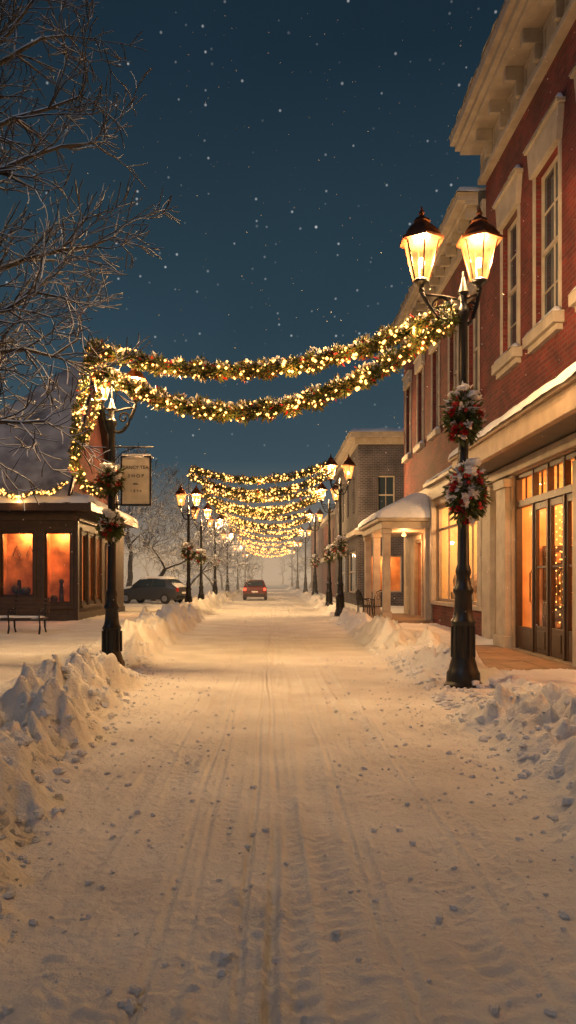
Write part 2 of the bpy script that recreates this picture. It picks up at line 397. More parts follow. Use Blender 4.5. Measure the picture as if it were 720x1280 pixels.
while u<20.7:
    tm.box(u-.09,u+.09,.10,.5,12.42,12.717); tm.box(u-.07,u+.07,.10,.26,12.1,12.42)
    tm.box(u+.22,u+.98,.10,.13,12.1,12.16); tm.box(u+.22,u+.98,.10,.13,12.56,12.62); tm.box(u+.22,u+.28,.10,.13,12.16,12.56);tm.box(u+.92,u+.98,.10,.13,12.16,12.56)
    u+=1.2
tm.box(18.56,19.3,-.02,.14,0,3.75); tm.box(18.50,19.36,-.02,.19,3.75,3.95); tm.box(18.50,19.36,-.02,.2,0,.3)
tm.box(13.5,14.44,-.02,.14,0,3.75); tm.box(19.9,20.68,-.02,.12,0,3.95)
tm.box(5,20.69,-.02,.12,4.02,4.25)
tm.obj('stone_trim',[WHITE],B1,False,.012)
db=MB(T);dg=MB(T)
for u in (14.5,15.42,16.34,17.26,18.42): db.box(u,u+.08,-.22,-.08,.04,4.0)
db.box(14.58,18.42,-.2,-.1,3.9,4.0); db.box(14.58,18.42,-.23,-.06,3.25,3.4)
for u0,u1,door in ((14.58,15.42,1),(15.5,16.34,1),(16.42,17.26,1),(17.34,18.42,0)):
    if door:
        db.box(u0,u0+.11,-.19,-.11,.05,3.25);db.box(u1-.11,u1,-.19,-.11,.05,3.25)
        db.box(u0+.11,u1-.11,-.18,-.12,.05,.62);db.box(u0+.11,u1-.11,-.19,-.11,3.1,3.25)
        db.box(u0+.18,u1-.18,-.125,-.105,.15,.52)
        db.box(u0+.11,u1-.11,-.17,-.13,1.85,1.9)
    else: db.box(u0,u1,-.19,-.1,.05,.55)
    db.box((u0+u1)/2-.02,(u0+u1)/2+.02,-.16,-.12,3.4,3.9)
dg.quad([(14.5,-.15,.05),(18.5,-.15,.05),(18.5,-.15,4),(14.5,-.15,4)])
db.obj('door_joinery',[DKBROWN],B1,False,.008); dg.obj('door_glass',[GLASS],B1)
hd=MB(T)
for u in (15.36,15.56,17.2): hd.tube([(u,-.04,1.1),(u,.0,1.15),(u,.0,1.75),(u,-.04,1.8)],.018,6)
hd.obj('door_handles',[mat('brass',(.5,.3,.1),.3,.1,5,0,metal=1.)],B1,True)
room(B1,T,14.2,18.8,.26,3.6,.0,4.05,[ORWALL,WOODF,ORWALL])
it=MB(T)
for u in (14.9,16.4,17.6):
    it.box(u,u+.9,-3.5,-3.1,0,2.6)
    for z in (.6,1.1,1.6,2.1):
        for k in range(7): it.box(u+.06+k*.12,u+.14+k*.12,-3.08,-2.95,z,z+U(.12,.3),1)
for k in range(5): it.box(14.6+k*.8,15.2+k*.8,-1.2-.2*k,-.8-.2*k,0,.8+.1*k); it.ball((14.9+k*.8,-1.0-.2*k,1.0+.12*k),.16,1,1.2,.4)
it.box(18.6,18.75,-3.0,-.8,0,2.4)
for z in (.5,1.0,1.5,2.0):
    for k in range(11): it.box(18.5,18.6,-.95-k*.18,-.85-k*.18,z,z+U(.12,.3),1)
it.obj('shop_shelves',[DKBROWN,mat('goods',(.45,.25,.12),.6,.6,14,0)],B1)
cl=MB(T)
for k in range(40):
    u=U(14.5,18.5); d=U(.5,2.2); zt=U(3.0,3.9)
    for j in range(15): cl.octa((u+.02*math.sin(j),-d,zt-j*.17),.017)
cl.obj('garland_reflection_dots',[BULB],B1)  # glowing dots indoors standing in for garland lights reflected in the door glass
light('shop_light',(7.3,17.6,3.4),230,(1,.44,.13),.15,B1); light('shop_light',(7.3,15.4,3.4),190,(1,.44,.13),.15,B1)
fr=MB(T);g2=MB(T); sash(fr,g2,*shopop,cols=4,rows=1,w=.1); fr.obj('shop_window_frame',[DKBROWN],B1); g2.obj('shop_window_glass',[GLASS],B1)
room(B1,T,7,13.4,.26,2.5,.3,4.05,[ORWALL,WOODF,ORWALL]); light('shop_light',(6.8,10.5,3.4),260,(1,.55,.22),.15,B1)
cp=MB()
cp.box(4.72,5.585,9.0,20.3,4.30,4.42,1)
cp.box(4.66,4.80,8.9,20.4,4.22,4.62,0); cp.box(4.80,5.58,20.26,20.4,4.22,4.62,0); cp.box(4.80,5.58,8.9,9.04,4.22,4.62,0)
cp.box(4.58,5.585,8.8,20.5,4.62,4.72,0)
cp.obj('entrance_canopy',[CREAM,SOFFIT],B1,False,.015)
snowcap(sn,4.52,5.6,8.75,20.55,lambda x,y:4.72+.28*(x-4.6),.30,edge=.2,step=.08)
snowcap(sn,4.7,6.4,5,21.1,lambda x,y:13.26,.2,edge=.12)
sn.obj('roof_snow',[SNOW],B1,True)
rb=MB(); rb.box(5.5,17.6,5,20.9,12.9,13.2); rb.obj('roof',[ROOFM],B1)

# ---- second brick building with portico
B2=empty('brick_building'); T=right_T(5.62)
ups=[(c-.55,c+.55,6.6,9.4) for c in (22.0,24.4,27.0,29.7,32.3)]
shop=(21.2,27.2,.85,4.1); pd=(29.4,30.8,.25,3.0); pw=(28.2,29.0,.9,3.0)
wb=MB(T); wall(wb,20.72,33.5,4.9,11.1,ups,.22,0)
wall(wb,20.72,27.5,0,.85,[],.2,0); wall(wb,20.72,27.5,.85,4.9,[shop],.2,1); wall(wb,27.5,33.5,0,4.9,[pd,pw],.2,1)
wb.quad([(33.5,0,0),(33.5,-12,0),(33.5,-12,11.7),(33.5,0,11.7)],0); wb.quad([(20.72,-12,0),(33.5,-12,0),(33.5,-12,11.7),(20.72,-12,11.7)],0)
wb.obj('walls',[BRICK,CREAM],B2)
fr=MB(T);gl=MB(T);tm=MB(T);sn=MB()
for a,b_,c,d in ups:
    sash(fr,gl,a,b_,c,d,rows=2)
    tm.box(a-.17,b_+.17,-.02,.12,d+.003,d+.42); tm.box(a-.22,b_+.22,-.02,.16,d+.42,d+.5)
    tm.box(a-.16,b_+.16,-.03,.18,c-.2,c-.003); tm.box(a-.08,a-.002,-.02,.05,c,d); tm.box(b_+.002,b_+.08,-.02,.05,c,d)
    snowcap(sn,5.62-.19,5.62,a-.18,b_+.18,lambda x,y,z=c-.003:z,.09,edge=.05,step=.06)
tm.box(20.76,33.5,-.02,.1,11.1,11.5); tm.box(21.1,33.6,-.02,.45,11.5,11.62); tm.box(21.1,33.7,-.02,.66,11.62,11.85); tm.box(20.76,33.5,-.02,.14,10.98,11.1)
u=21.3
while u<33.3: tm.box(u-.07,u+.07,.1,.4,11.2,11.497); u+=.8
tm.box(20.76,27.5,-.02,.16,4.3,4.75); tm.box(20.76,27.55,-.02,.34,4.75,4.88); tm.box(20.76,27.45,-.02,.12,.78,.9)
tm.box(20.76,21.15,-.02,.14,.9,4.3); tm.box(27.1,27.5,-.02,.14,.9,4.3)
tm.box(29.25,29.38,-.02,.06,.25,3.1);tm.box(30.82,30.95,-.02,.06,.25,3.1);tm.box(29.25,30.95,-.02,.08,3.1,3.28)
tm.obj('stone_trim',[WHITE],B2,False,.012)
snowcap(sn,5.26,5.62,20.76,27.5,lambda x,y:4.88,.16,edge=.08,step=.08)
snowcap(sn,4.9,6.6,21.0,33.75,lambda x,y:11.85,.2,edge=.12)
g2=MB(T);fr2=MB(T)
sash(fr2,g2,*shop,cols=4,rows=1,w=.12,mw=.1); fr2.box(21.3,27.1,-.18,-.1,3.25,3.33)
sash(fr2,g2,*pw,cols=1,rows=2,w=.06)
fr2.obj('shop_window_frames',[CREAM],B2,False,.008); g2.obj('shop_window_glass',[GLASS],B2)
pdm=MB(T)
pdm.box(29.4,30.8,-.16,-.1,.25,3.0)
for u in (29.5,30.15):
    for z in (.4,1.6): pdm.box(u,u+.5,-.1,-.075,z,z+1.0)
pdm.obj('portico_door',[mat('orange_door',(.30,.10,.03),.5)],B2,False,.008)
fr.obj('window_frames',[WHITE],B2,False,.008); gl.obj('window_panes',[DARKGL],B2)
room(B2,T,21,27.4,.22,2.2,.4,4.2,[mat('pale_plaster',(.8,.62,.36),.8,.15,2,.1,20),WOODF,ORWALL])
cu=MB(T)
for k in range(5):
    u=21.8+k*1.15; cu.box(u,u+.6,-.9,-.5,.4,1.2); cu.ball((u+.3,-.7,1.5),.22,0,1.4,.3)
cu.obj('window_display',[mat('display',(.35,.25,.15),.7,.5,6)],B2,True)
light('shop_light',(6.6,22.8,3.7),190,(1,.58,.24),.15,B2); light('shop_light',(6.6,25.6,3.7),190,(1,.58,.24),.15,B2)
room(B2,T,28.0,29.2,.22,1.2,.6,3.2,[ORWALL,WOODF,ORWALL]); light('shop_light',(6.4,28.6,2.9),25,(1,.5,.2),.08,B2)
po=MB()
po.box(2.95,5.58,27.3,33.3,-.05,.10,2); po.box(3.05,5.6,27.4,33.2,.10,.22,1)
for px,py in ((4.05,27.75),(4.05,32.9),(4.05,30.3)):
    po.box(px-.17,px+.17,py-.17,py+.17,.22,.5,0); po.box(px-.13,px+.13,py-.13,py+.13,.5,3.2,0); po.box(px-.17,px+.17,py-.17,py+.17,3.2,3.38,0)
po.box(5.38,5.6,27.62,27.88,.22,3.38,0)
po.box(3.85,5.6,27.5,33.15,3.38,3.62,0); po.box(3.7,5.61,27.35,33.3,3.62,3.76,0)
po.obj('portico',[WHITE,PAVE,BRICK],B2,False,.015)
snowcap(sn,3.62,5.62,27.28,33.38,lambda x,y:3.76+max(0,min((x-3.62)*.5,(y-27.28)*.9,(33.38-y)*.9,.75)),.2,edge=.12,step=.09)
light('portico_lamp',(4.9,29.2,2.95),140,(1,.44,.15),.06,B2)
pl=MB(); pl.lathe((4.9,29.2,3.2),[(.07,0),(.09,.05),(.04,.13),(.02,.18)],10); pl.obj('portico_lamp_shade',[SHADE],B2)
sn.obj('roof_snow',[SNOW],B2,True)
rb=MB(); rb.box(5.5,17.6,20.95,33.4,11.4,11.8); rb.obj('roof',[ROOFM],B2)

# ---- dark far building
B3=empty('dark_brick_building')
T=right_T(5.1); wb=MB(T); ups=[(c-.5,c+.5,5.6,7.9) for c in (48.5,52,55.5,59)]; sh=[(47.5,52.5,.8,3.4),(54,60,.8,3.4)]
wall(wb,46,62,0,9.4,ups+sh,.2); wb.obj('walls',[BRICK2],B3)
T2=lambda u,d,z:(u,46-d,z); wb=MB(T2); fu=[(6.2,7.2,5.4,7.6),(8.2,9.2,5.4,7.6)]; fs=[(5.8,7.6,.9,3.0)]
wall(wb,5.1,16,0,9.4,fu+fs,.2); wb.obj('walls_front',[BRICK2],B3)
fr=MB(T);gl=MB(T)
for o_ in ups+sh: sash(fr,gl,*o_,rows=2)
fr.obj('window_frames',[WHITE],B3); gl.obj('window_panes',[DARKGL],B3)
fr=MB(T2);gl=MB(T2)
for o_ in fu: sash(fr,gl,*o_,rows=2)
g2=MB(T2); sash(fr,g2,*fs[0],rows=1)
fr.obj('window_frames',[WHITE],B3); gl.obj('window_panes',[DARKGL],B3); g2.obj('shop_window_glass',[GLASS],B3)
room(B3,T2,5.5,7.9,.2,1.5,.7,3.2,[ORWALL,WOODF,ORWALL]); light('shop_light',(6.7,47,2.8),50,(1,.5,.2),.1,B3)
tm=MB(); tm.box(4.9,16,45.85,62.1,9.4,9.75); tm.box(4.6,16,45.5,62.4,9.75,10.05); tm.box(4.85,16,45.8,62.1,4.2,4.5)
tm.obj('stone_trim',[WHITE],B3,False,.02)
sn=MB(); snowcap(sn,4.5,16,45.4,62.5,lambda x,y:10.05,.25,step=.3); snowcap(sn,4.84,8,45.78,46,lambda x,y:4.5,.12,edge=.05); sn.obj('roof_snow',[SNOW],B3,True)
for (y0,y1,xf,h) in ((66,84,5.6,7.0),(88,112,5.8,8.0)):
    Bn=empty('brick_building'); T=right_T(xf); wb=MB(T)
    ws=[(c-.5,c+.5,4.6,6.2) for c in np.arange(y0+1.5,y1-1,3)]; wall(wb,y0,y1,0,h,ws,.2)
    wb.quad([(y0,0,0),(y0,-10,0),(y0,-10,h),(y0,0,h)]); wb.obj('walls',[BRICK],Bn)
    gl=MB(T); [gl.quad([(a,-.15,c),(b_,-.15,c),(b_,-.15,d),(a,-.15,d)]) for a,b_,c,d in ws]; gl.obj('window_panes',[DARKGL],Bn)
    tm=MB(); tm.box(xf-.5,xf+10,y0-.1,y1,h,h+.4); tm.box(xf-.3,xf+.1,y0,y1,3.4,3.8); tm.obj('stone_trim',[WHITE],Bn)
    sn=MB(); snowcap(sn,xf-.5,xf+10,y0-.1,y1,lambda x,y:h+.4,.25,step=.4); sn.obj('roof_snow',[SNOW],Bn,True)

# ================================================================== LEFT SHOP
B4=empty('gabled_brick_shop')
Tf=lambda u,d,z:(u,29-d,z); Ts=lambda u,d,z:(-7+d,u,z)
fo=[(-9.75,-8.55,1.0,3.34),(-8.15,-7.2,.75,3.34),(-12,-10.4,1.0,3.34)]
so=[(29.7,30.7,.75,3.34),(30.95,31.95,.75,3.34),(32.2,33.2,.75,3.34),(34.2,35.4,.05,3.0)]
for T,o_,u0,u1,nm in ((Tf,fo,-14,-7,'front'),(Ts,so,29,38.4,'side')):
    wb=MB(T); wall(wb,u0,u1,0,4.1,o_,.16)
    for a,b_,c,d in o_:
        wb.box(a-.1,a-.003,-.02,.05,c-.1,d+.1);wb.box(b_+.003,b_+.1,-.02,.05,c-.1,d+.1);wb.box(a-.1,b_+.1,-.02,.07,d+.1,d+.2);wb.box(a-.14,b_+.14,-.02,.1,c-.2,c-.1)
    wb.box(u0,u1+ (.02 if nm=='side' else 0),-.02,.06,0,.35); wb.box(u0,u1,-.02,.12,3.75,3.9)
    wb.obj('timber_walls',[OLIVE],B4,False,.006)
    fr=MB(T);g2=MB(T)
    for w_ in o_: sash(fr,g2,*w_,dep=.1,cols=1,rows=1,w=.06)
    fr.obj('window_frames',[DKBROWN],B4); g2.obj('shop_window_glass',[GLASS],B4)
wb=MB(); wb.box(-7.08,-6.93,28.93,29.08,0,3.75); wb.obj('corner_post',[DKBROWN],B4)
PLD=mat('patchy_plaster',(.62,.30,.13),.8,.6,1.6,.3,12)
for (a,b_,z0,lx) in ((-9.95,-8.35,.8,-9.15),(-8.3,-7.15,.6,-7.7),(-12.2,-10.2,.8,-11.2)):
    room(B4,Tf,a,b_,.17,1.3,z0,3.6,[PLD,WOODF,PLD]); light('shop_light',(lx,30.0,3.3),66,(1,.46,.15),.04,B4)
room(B4,Ts,30.6,36,.17,2.0,.0,3.6,[ORWALL,WOODF,ORWALL]); light('shop_light',(-7.9,32.5,3.2),190,(1,.5,.2),.08,B4)
ds=MB()
ds.ball((-9.4,29.6,1.25),.16,0,1.1,.3); ds.ball((-9.0,29.5,1.2),.2,0,.8,.3); ds.tube([(-9.3,29.7,.8),(-9.3,29.7,1.6)],[.14,.06],8); ds.box(-9.8,-8.5,29.3,29.9,.8,.95)
ds.tube([(-7.7,29.6,.6),(-7.7,29.6,1.5)],[.12,.05],8); ds.ball((-7.7,29.6,1.55),.1); ds.ball((-7.95,29.5,.9),.15)
for k in range(3): ds.tube([(-9.7+k*.5,30.25,2.5),(-9.55+k*.5,30.25,2.9),(-9.4+k*.5,30.25,2.5)],.02,5)
ds.obj('window_display',[DKBROWN],B4,True)
cp=MB(); cp.box(-14,-6.4,28.4,29.0,4.1,4.28); cp.box(-6.999,-6.4,29.0,38.4,4.1,4.28); cp.box(-14,-6.32,28.32,28.4,4.06,4.36); cp.box(-6.4,-6.32,28.4,38.4,4.06,4.36)
cp.obj('canopy',[DKBROWN],B4,False,.01)
sn=MB()
snowcap(sn,-14,-6.32,28.3,29.3,lambda x,y:4.36+.2*(y-28.3),.2,step=.1); snowcap(sn,-7.5,-6.3,29.0,38.4,lambda x,y:4.34+.3*(-6.3-x),.22,step=.1)
gx=-7.45; ry=33.2; rz=10.6; e0,e1=28.9,38.0; ez=4.9
wb=MB(); wb.quad([(gx,e0,4.1),(gx,e1,4.1),(gx,e1,ez),(gx,ry,rz-.2),(gx,e0,ez)],0)
wb.quad([(-15.2,e1,0),(gx,e1,0),(gx,e1,ez),(-15.2,e1,ez)],0); wb.quad([(-15.2,e0+.05,4.1),(gx,e0+.05,4.1),(gx,e0+.05,ez),(-15.2,e0+.05,ez)],0)
wb.obj('gable_wall',[BRICK],B4)
sl=(rz-ez)/(ry-e0); sl2=(rz-ez)/(e1-ry)
def roofz(x,y): return min(ez+(y-e0)*sl, rz-(y-ry)*sl2, rz+.35+(x-gx)*.95)
rf=MB(); snowcap(rf,-14.0,gx+.3,e0-.35,e1+.3,roofz,.02,step=.14); rf.obj('roof',[DKBROWN],B4)
rk=MB()
for (ya,za,yb,zb) in ((e0-.35,ez-.35*sl,ry,rz),(e1+.3,ez-.3*sl2,ry,rz)):
    x0,x1=gx+.22,gx+.31
    rk.add([(x0,ya,za-.25),(x1,ya,za-.25),(x1,yb,zb-.25),(x0,yb,zb-.25),(x0,ya,za+.1),(x1,ya,za+.1),(x1,yb,zb+.1),(x0,yb,zb+.1)],[(0,3,2,1),(4,5,6,7),(0,1,5,4),(1,2,6,5),(2,3,7,6),(3,0,4,7)],0)
rk.obj('rake_boards',[DKBROWN],B4)
sn.obj('canopy_snow',[SNOW],B4,True)
sn=MB(); snowcap(sn,-14.05,gx+.27,e0-.38,e1+.33,lambda x,y:roofz(x,y)+.08,.10,step=.14)
sn.obj('roof_snow',[DIMSNOW],B4,True)

# ================================================================== greenery
def leafq(mb,p,d,L,w,m):
    d=d.normalized(); a=d.cross(Vector((R()-.5,R()-.5,R()-.5)))
    if a.length<1e-5: return
    a.normalize()
    mb.add([p,p+d*L*.5+a*w,p+d*L,p+d*L*.5-a*w],[(0,1,2,3)],m)
def rv():
    return Vector((random.gauss(0,1),random.gauss(0,1),random.gauss(0,1))).normalized()
def path_pts(ctrl,step=.05):
    pts=[]
    for a,b_ in zip(ctrl[:-1],ctrl[1:]):
        a=Vector(a);b_=Vector(b_);k=max(1,int((b_-a).length/step))
        for i in range(k): pts.append(a.lerp(b_,i/k))
    pts.append(Vector(ctrl[-1])); return pts
def garland(name,pts,rad,lpm,leaf,bpm,br,snow=.5,lights=0,parent=None,en=1.2):
    mb=MB(); total=sum((pts[i+1]-pts[i]).length for i in range(len(pts)-1)); n=len(pts)
    mb.tube(pts[::3]+[pts[-1]],rad*.3,5,0)
    for i in range(int(total*lpm)):
        k=random.randrange(n-1); t=(pts[k+1]-pts[k]).normalized(); c=pts[k]
        o=rv(); o-=t*o.dot(t)
        if o.length<1e-4: continue
        o.normalize(); rr=rad*(.25+.75*R())*(.8+.35*math.sin(k*.9)+.15*math.sin(k*.37))
        p=c+o*rr*.75
        up=o.z
        m=0 if R()<.70 else 1
        if R()<.05: m=4
        if up>.35 and R()<snow*(.3+up): m=2
        leafq(mb,p,(o*.8+t*U(-1,1)+rv()*.3),leaf*U(.7,1.3),leaf*.17*(1.5 if m==2 else 1),m)
    if snow>0:
        for i in range(int(total*18*snow)):
            k=random.randrange(n-1); mb.ball(pts[k]+Vector((U(-.4,.4)*rad,U(-.5,.5)*rad,rad*U(.65,.95))),rad*U(.14,.32),2,.55,.5,6,4)
    for i in range(int(total*bpm)):
        k=random.randrange(n-1); o=rv(); o.z*=.9
        p=pts[k]+o*rad*U(.8,1.15)
        mb.octa(p,br*U(.55,1.35),3)
    ob=mb.obj(name,[NEEDLE,NEEDLE2,SNOW,BULB,RED],parent)
    for i in range(lights):
        k=int((i+.5)/lights*(n-1))
        light('bulb_glow',pts[k]+Vector((U(-.3,.3)*rad,-rad*1.6,-rad*U(.8,1.6))),en,(1,.50,.15),.04,ob)
    return ob
def swag(p0,p1,sag,n=110):
    p0=Vector(p0);p1=Vector(p1)
    return [p0.lerp(p1,i/n)-Vector((0,0,sag*4*(i/n)*(1-i/n)+.012*math.sin(i*.8)+.01*math.sin(i*.31))) for i in range(n+1)]
def bouquet(mb,c,rx,rz,leafn,ll):
    c=Vector(c)
    for i in range(leafn):
        o=rv(); p=c+Vector((o.x*rx,o.y*rx,o.z*rz))*U(.3,.9)*U(.8,1.1)
        m=0
        if o.z>.1 and R()<.35: m=2
        leafq(mb,p,Vector((o.x,o.y,o.z-.25))+rv()*.5,ll*U(.7,1.3),ll*.16,m)
    for i in range(int(leafn*.03)):
        o=rv()
        if o.z<-.6: continue
        mb.ball(c+Vector((o.x*rx,o.y*rx,o.z*rz))*.9,rx*U(.09,.16),4,1,.1,7,5)
    for i in range(16):
        o=rv(); o.y=-abs(o.y); pc=c+Vector((o.x*rx,o.y*rx,o.z*rz))*.88
        rr=rx*U(.2,.32)
        m=5 if (i%2 or o.z>.4) else 4
        for j in range(11):
            dd=(o*.8+rv()*.9); leafq(mb,pc,dd,rr*1.3,rr*.45,m)
        mb.ball(pc,rr*.4,m,1,.4,7,5)
    for i in range(14):
        a=U(0,6.28); mb.ball(c+Vector((math.cos(a)*rx*.75*R(),math.sin(a)*rx*.6-.03,rz*U(.6,.95))),rx*U(.15,.38),2,.55,.5,8,5)

# ================================================================== street lamps
def lantern(ir,gl,bu,c,s):
    x,y,z=c; rot=math.pi/6
    ir.lathe(c,[(.02,-.16),(.05,-.12),(.035,-.08),(.06,-.03),(.115,0),(.12,.03),(.10,.05)],12,0,0,s)
    gl_prof=[(.125,.05),(.265,.60)]
    vs=[];n=6
    for r,zz in gl_prof:
        for j in range(n):
            an=2*math.pi*j/n+rot; vs.append((x+r*s*math.cos(an),y+r*s*math.sin(an),z+zz*s))
    gl.add(vs,[(j,(j+1)%n,n+(j+1)%n,n+j) for j in range(n)])
    for j in range(n):
        an=2*math.pi*j/n+rot; c_,s_=math.cos(an),math.sin(an)
        ir.tube([(x+.13*s*c_,y+.13*s*s_,z+.04*s),(x+.27*s*c_,y+.27*s*s_,z+.61*s)],.014*s,5,1)
    ir.lathe((x,y,z),[(.27,.585),(.345,.60),(.35,.635),(.30,.66),(.285,.70),(.22,.79),(.15,.85),(.13,.87),(.14,.90),(.10,.95),(.05,.98),(.035,1.0),(.05,1.03),(.03,1.07),(.008,1.14)],6,1,rot,s)
    bu.ball((x,y,z+.3*s),.055*s,0,1.5)
def lamp(x,y,hz,arms=(-.36,.36),ls=1.,wr=(),en=300,hook=None,leafn=900,single=False):
    E=empty('street_lamp'); z0=gh(x,y)-.04 if y>0 else .05
    ir=MB();gl=MB();bu=MB()
    k=hz/5.9
    prof=[(.285,0),(.285,.06),(.25,.10),(.245,.22),(.215,.27),(.20,.34),(.175,.42),(.165,.5),(.16,.9),(.175,.93),(.185,.97),(.155,1.02),(.135,1.12),(.125,1.35),(.15,1.40),(.15,1.44),(.115,1.5),(.10,1.62),(.115,1.68),(.115,1.72),(.09,1.8),(.082,2.6),(.078,3.2),(.095,3.24),(.095,3.28),(.075,3.34),(.068,4.6),(.064,5.35),(.1,5.42),(.1,5.5),(.06,5.56),(.055,5.72),(.085,5.76),(.06,5.82),(.02,5.98)]
    prof=[(r*(1 if k>.9 else .93),z*k) for r,z in prof]
    ir.lathe((x,y,z0),prof,18,0)
    for j in range(10):
        an=2*math.pi*j/10; ir.tube([(x+.165*math.cos(an),y+.165*math.sin(an),z0+.45*k),(x+.162*math.cos(an),y+.162*math.sin(an),z0+.9*k)],.022,5,0)
    for a in arms:
        s=1 if a>0 else -1; b_=abs(a); zt=hz-.14*ls
        pts=[]
        for i in range(11):
            t=i/10; pts.append((x+s*b_*t,y,zt-.42-.10*math.sin(math.pi*t)+.42*t**2.2))
        ir.tube(pts,.032,7,0)
        sc=[]
        for i in range(15):
            th=i/14*math.pi*2.2; rr=.13*(1-i/14*.75)*max(.6,b_/.5)
            sc.append((x+s*(b_*.5+rr*math.cos(th)),y,zt-.22+rr*math.sin(th)))
        ir.tube(sc,.02,6,0)
        ir.tube([(x,y,zt-.12),(x+s*b_*.5,y,zt-.06),(x+s*b_,y,zt-.03)],.022,6,0)
        lantern(ir,gl,bu,(x+a,y,hz),ls)
        if not single: light('lantern_light',(x+a,y,hz+.36*ls),en/len(arms),LCOL,.07,E)
    if single: light('lantern_light',(x+arms[0 if x>0 else 1],y,hz+.36*ls),en,LCOL,.07,E)
    if hook is not None: ir.tube([(x,y,hz-.1),(x+.0,y,(hz+hook[2])/2+.3),hook],.012,5,0)
    po_=ir.obj('post_and_frames',[IRON,BRONZE],E,True)
    md=po_.modifiers.new('es','EDGE_SPLIT'); md.split_angle=math.radians(35)
    gl.obj('lantern_glass',[LGLASS],E); bu.obj('bulbs',[BULBHOT],E,True)
    if wr:
        w=MB()
        for (dx,zz,rx,rz) in wr: bouquet(w,(x+dx,y-.1,zz),rx,rz,leafn,.12 if leafn>500 else .2)
        w.obj('floral_wreaths',[NEEDLE,NEEDLE2,SNOW,BULB,RED,PETAL],E)
    return E
LE=5000
lamp(2.88,11.9,6.02,(-.62,.24),1.0,[(-.02,4.02,.27,.42),(.03,2.88,.29,.46)],LE*.80,(2.8,11.85,5.75),leafn=1700)
lamp(-2.80,14.2,4.78,(-.17,.42),.62,[(.0,3.38,.21,.25),(0,2.56,.22,.26)],LE*.70,(-3.12,14.2,5.72),leafn=900)
for i in range(2,len(LAMPS)):
    x,y=LAMPS[i]; en=LE*(.95 if i<4 else .66 if i<8 else .6)
    if x>0: lamp(x,y,5.85,(-.4,.36),.98,[(0,3.0,.3,.5)] if i<8 else [],en,None,leafn=260,single=True)
    else: lamp(x,y,5.0 if i<6 else 5.2,(-.36,.36),.9,[(0,2.9,.3,.45)] if i<8 else [],en,(x+.1,y,6.7),leafn=260,single=True)
lamp(3.0,-8,5.9,en=LE*.22,single=True); lamp(-3.2,-7,5.3,en=LE*.22,single=True)  # unseen lamp pair behind the camera, added to light the foreground

# ================================================================== garlands
garland('string_light_garland',swag((-3.15,14.2,5.74),(2.78,11.95,5.66),.66),.155,1200,.10,42,.024,.26,6,en=11)
garland('string_light_garland',swag((-3.1,14.1,5.38),(2.76,11.8,5.52),1.10),.165,1200,.10,44,.024,.24,6,en=11)
garland('string_light_garland',path_pts([(-3.15,14.1,5.7),(-3.22,14.05,5.2),(-3.36,14.0,4.5),(-3.42,14.0,3.7),(-3.3,14.0,3.3),(-3.0,14.0,3.12),(-2.85,14.0,3.15)]),.09,600,.09,28,.022,.12,2,en=5)
garland('string_light_garland',path_pts([(-3.0,14.05,5.5),(-2.95,14.0,5.0),(-3.1,14.0,4.4),(-3.3,14.0,3.9)]),.06,500,.08,24,.022,.12,0)
pairs=[((-3.6,37),(2.95,34)),((-3.75,45),(3.1,43)),((-3.65,55),(3.25,59)),((-3.7,72),(3.4,78)),((-3.8,98),(3.5,103)),((-3.8,128),(3.6,132))]
for i,((xa,ya),(xb,yb)) in enumerate(pairs):
    garland('string_light_garland',swag((xa,ya,6.75),(xb-.3,yb,6.55),.62,60),.16,300,.16,24,.04+.006*i,.12,1 if i<2 else 0,en=30)
    garland('string_light_garland',swag((xa,ya-.2,6.40),(xb-.3,yb-.2,6.15),.85,60),.16,300,.16,24,.04+.006*i,.12,1 if i<2 else 0,en=30)
    if i in (1,2,3): garland('string_light_garland',swag((xa,ya+5,6.5),(xb-.3,yb+5,6.4),.8,50),.16,240,.16,20,.045,.1,0)
pts=[]
for k in range(3):
    a=-10.6+k*1.15; pts+=swag((a,28.25,4.75),(a+1.15,28.25,4.75 if k<2 else 5.1),.22,18)
garland('string_light_garland',pts,.07,260,.11,30,.040,.2,1,en=14)

# ================================================================== trees
def tree_core(mb,rnd,spread,depth,lean,rmin,twig):
    def rv_(): return Vector((rnd.gauss(0,1),rnd.gauss(0,1),rnd.gauss(0,.8))).normalized()
    def grow(p,d,r,L,dep):
        k=4 if dep<depth-1 else 3
        pts=[p];rad=[r];q=p.copy();dd=d.copy()
        for i in range(k):
            dd=(dd+Vector((rnd.gauss(0,.19),rnd.gauss(0,.19),rnd.gauss(.02,.15)))).normalized()
            q=q+dd*L/k; pts.append(q.copy()); rad.append(max(rmin,r*(1-.42*(i+1)/k)))
        mb.tube(pts,rad,8 if dep<2 else (5 if dep<4 else 3),0,False)
        if dep>=depth: return
        nc=rnd.choice([2,3]) if dep<depth-2 else 3
        for i in range(nc):
            a=rv_(); a-=dd*a.dot(dd); a.normalize()
            an=rnd.uniform(.35,.95); nd=(dd*math.cos(an)+a*math.sin(an)*spread+Vector((lean[0],lean[1],.06))).normalized()
            grow(q,nd,rad[-1]*rnd.uniform(.6,.85),L*rnd.uniform(.62,.85),dep+1)
        for i in range(1,k):
            if dep>=1 and rnd.random()<.85:
                a=rv_(); a-=dd*a.dot(dd); a.normalize()
                nd=(dd*.55+a*.85*spread+Vector((lean[0],lean[1],.05))).normalized()
                grow(pts[i],nd,max(rmin,rad[i]*.45),L*twig*rnd.uniform(.8,1.3),max(dep+2,depth-2) if dep<depth-1 else depth)
    return grow
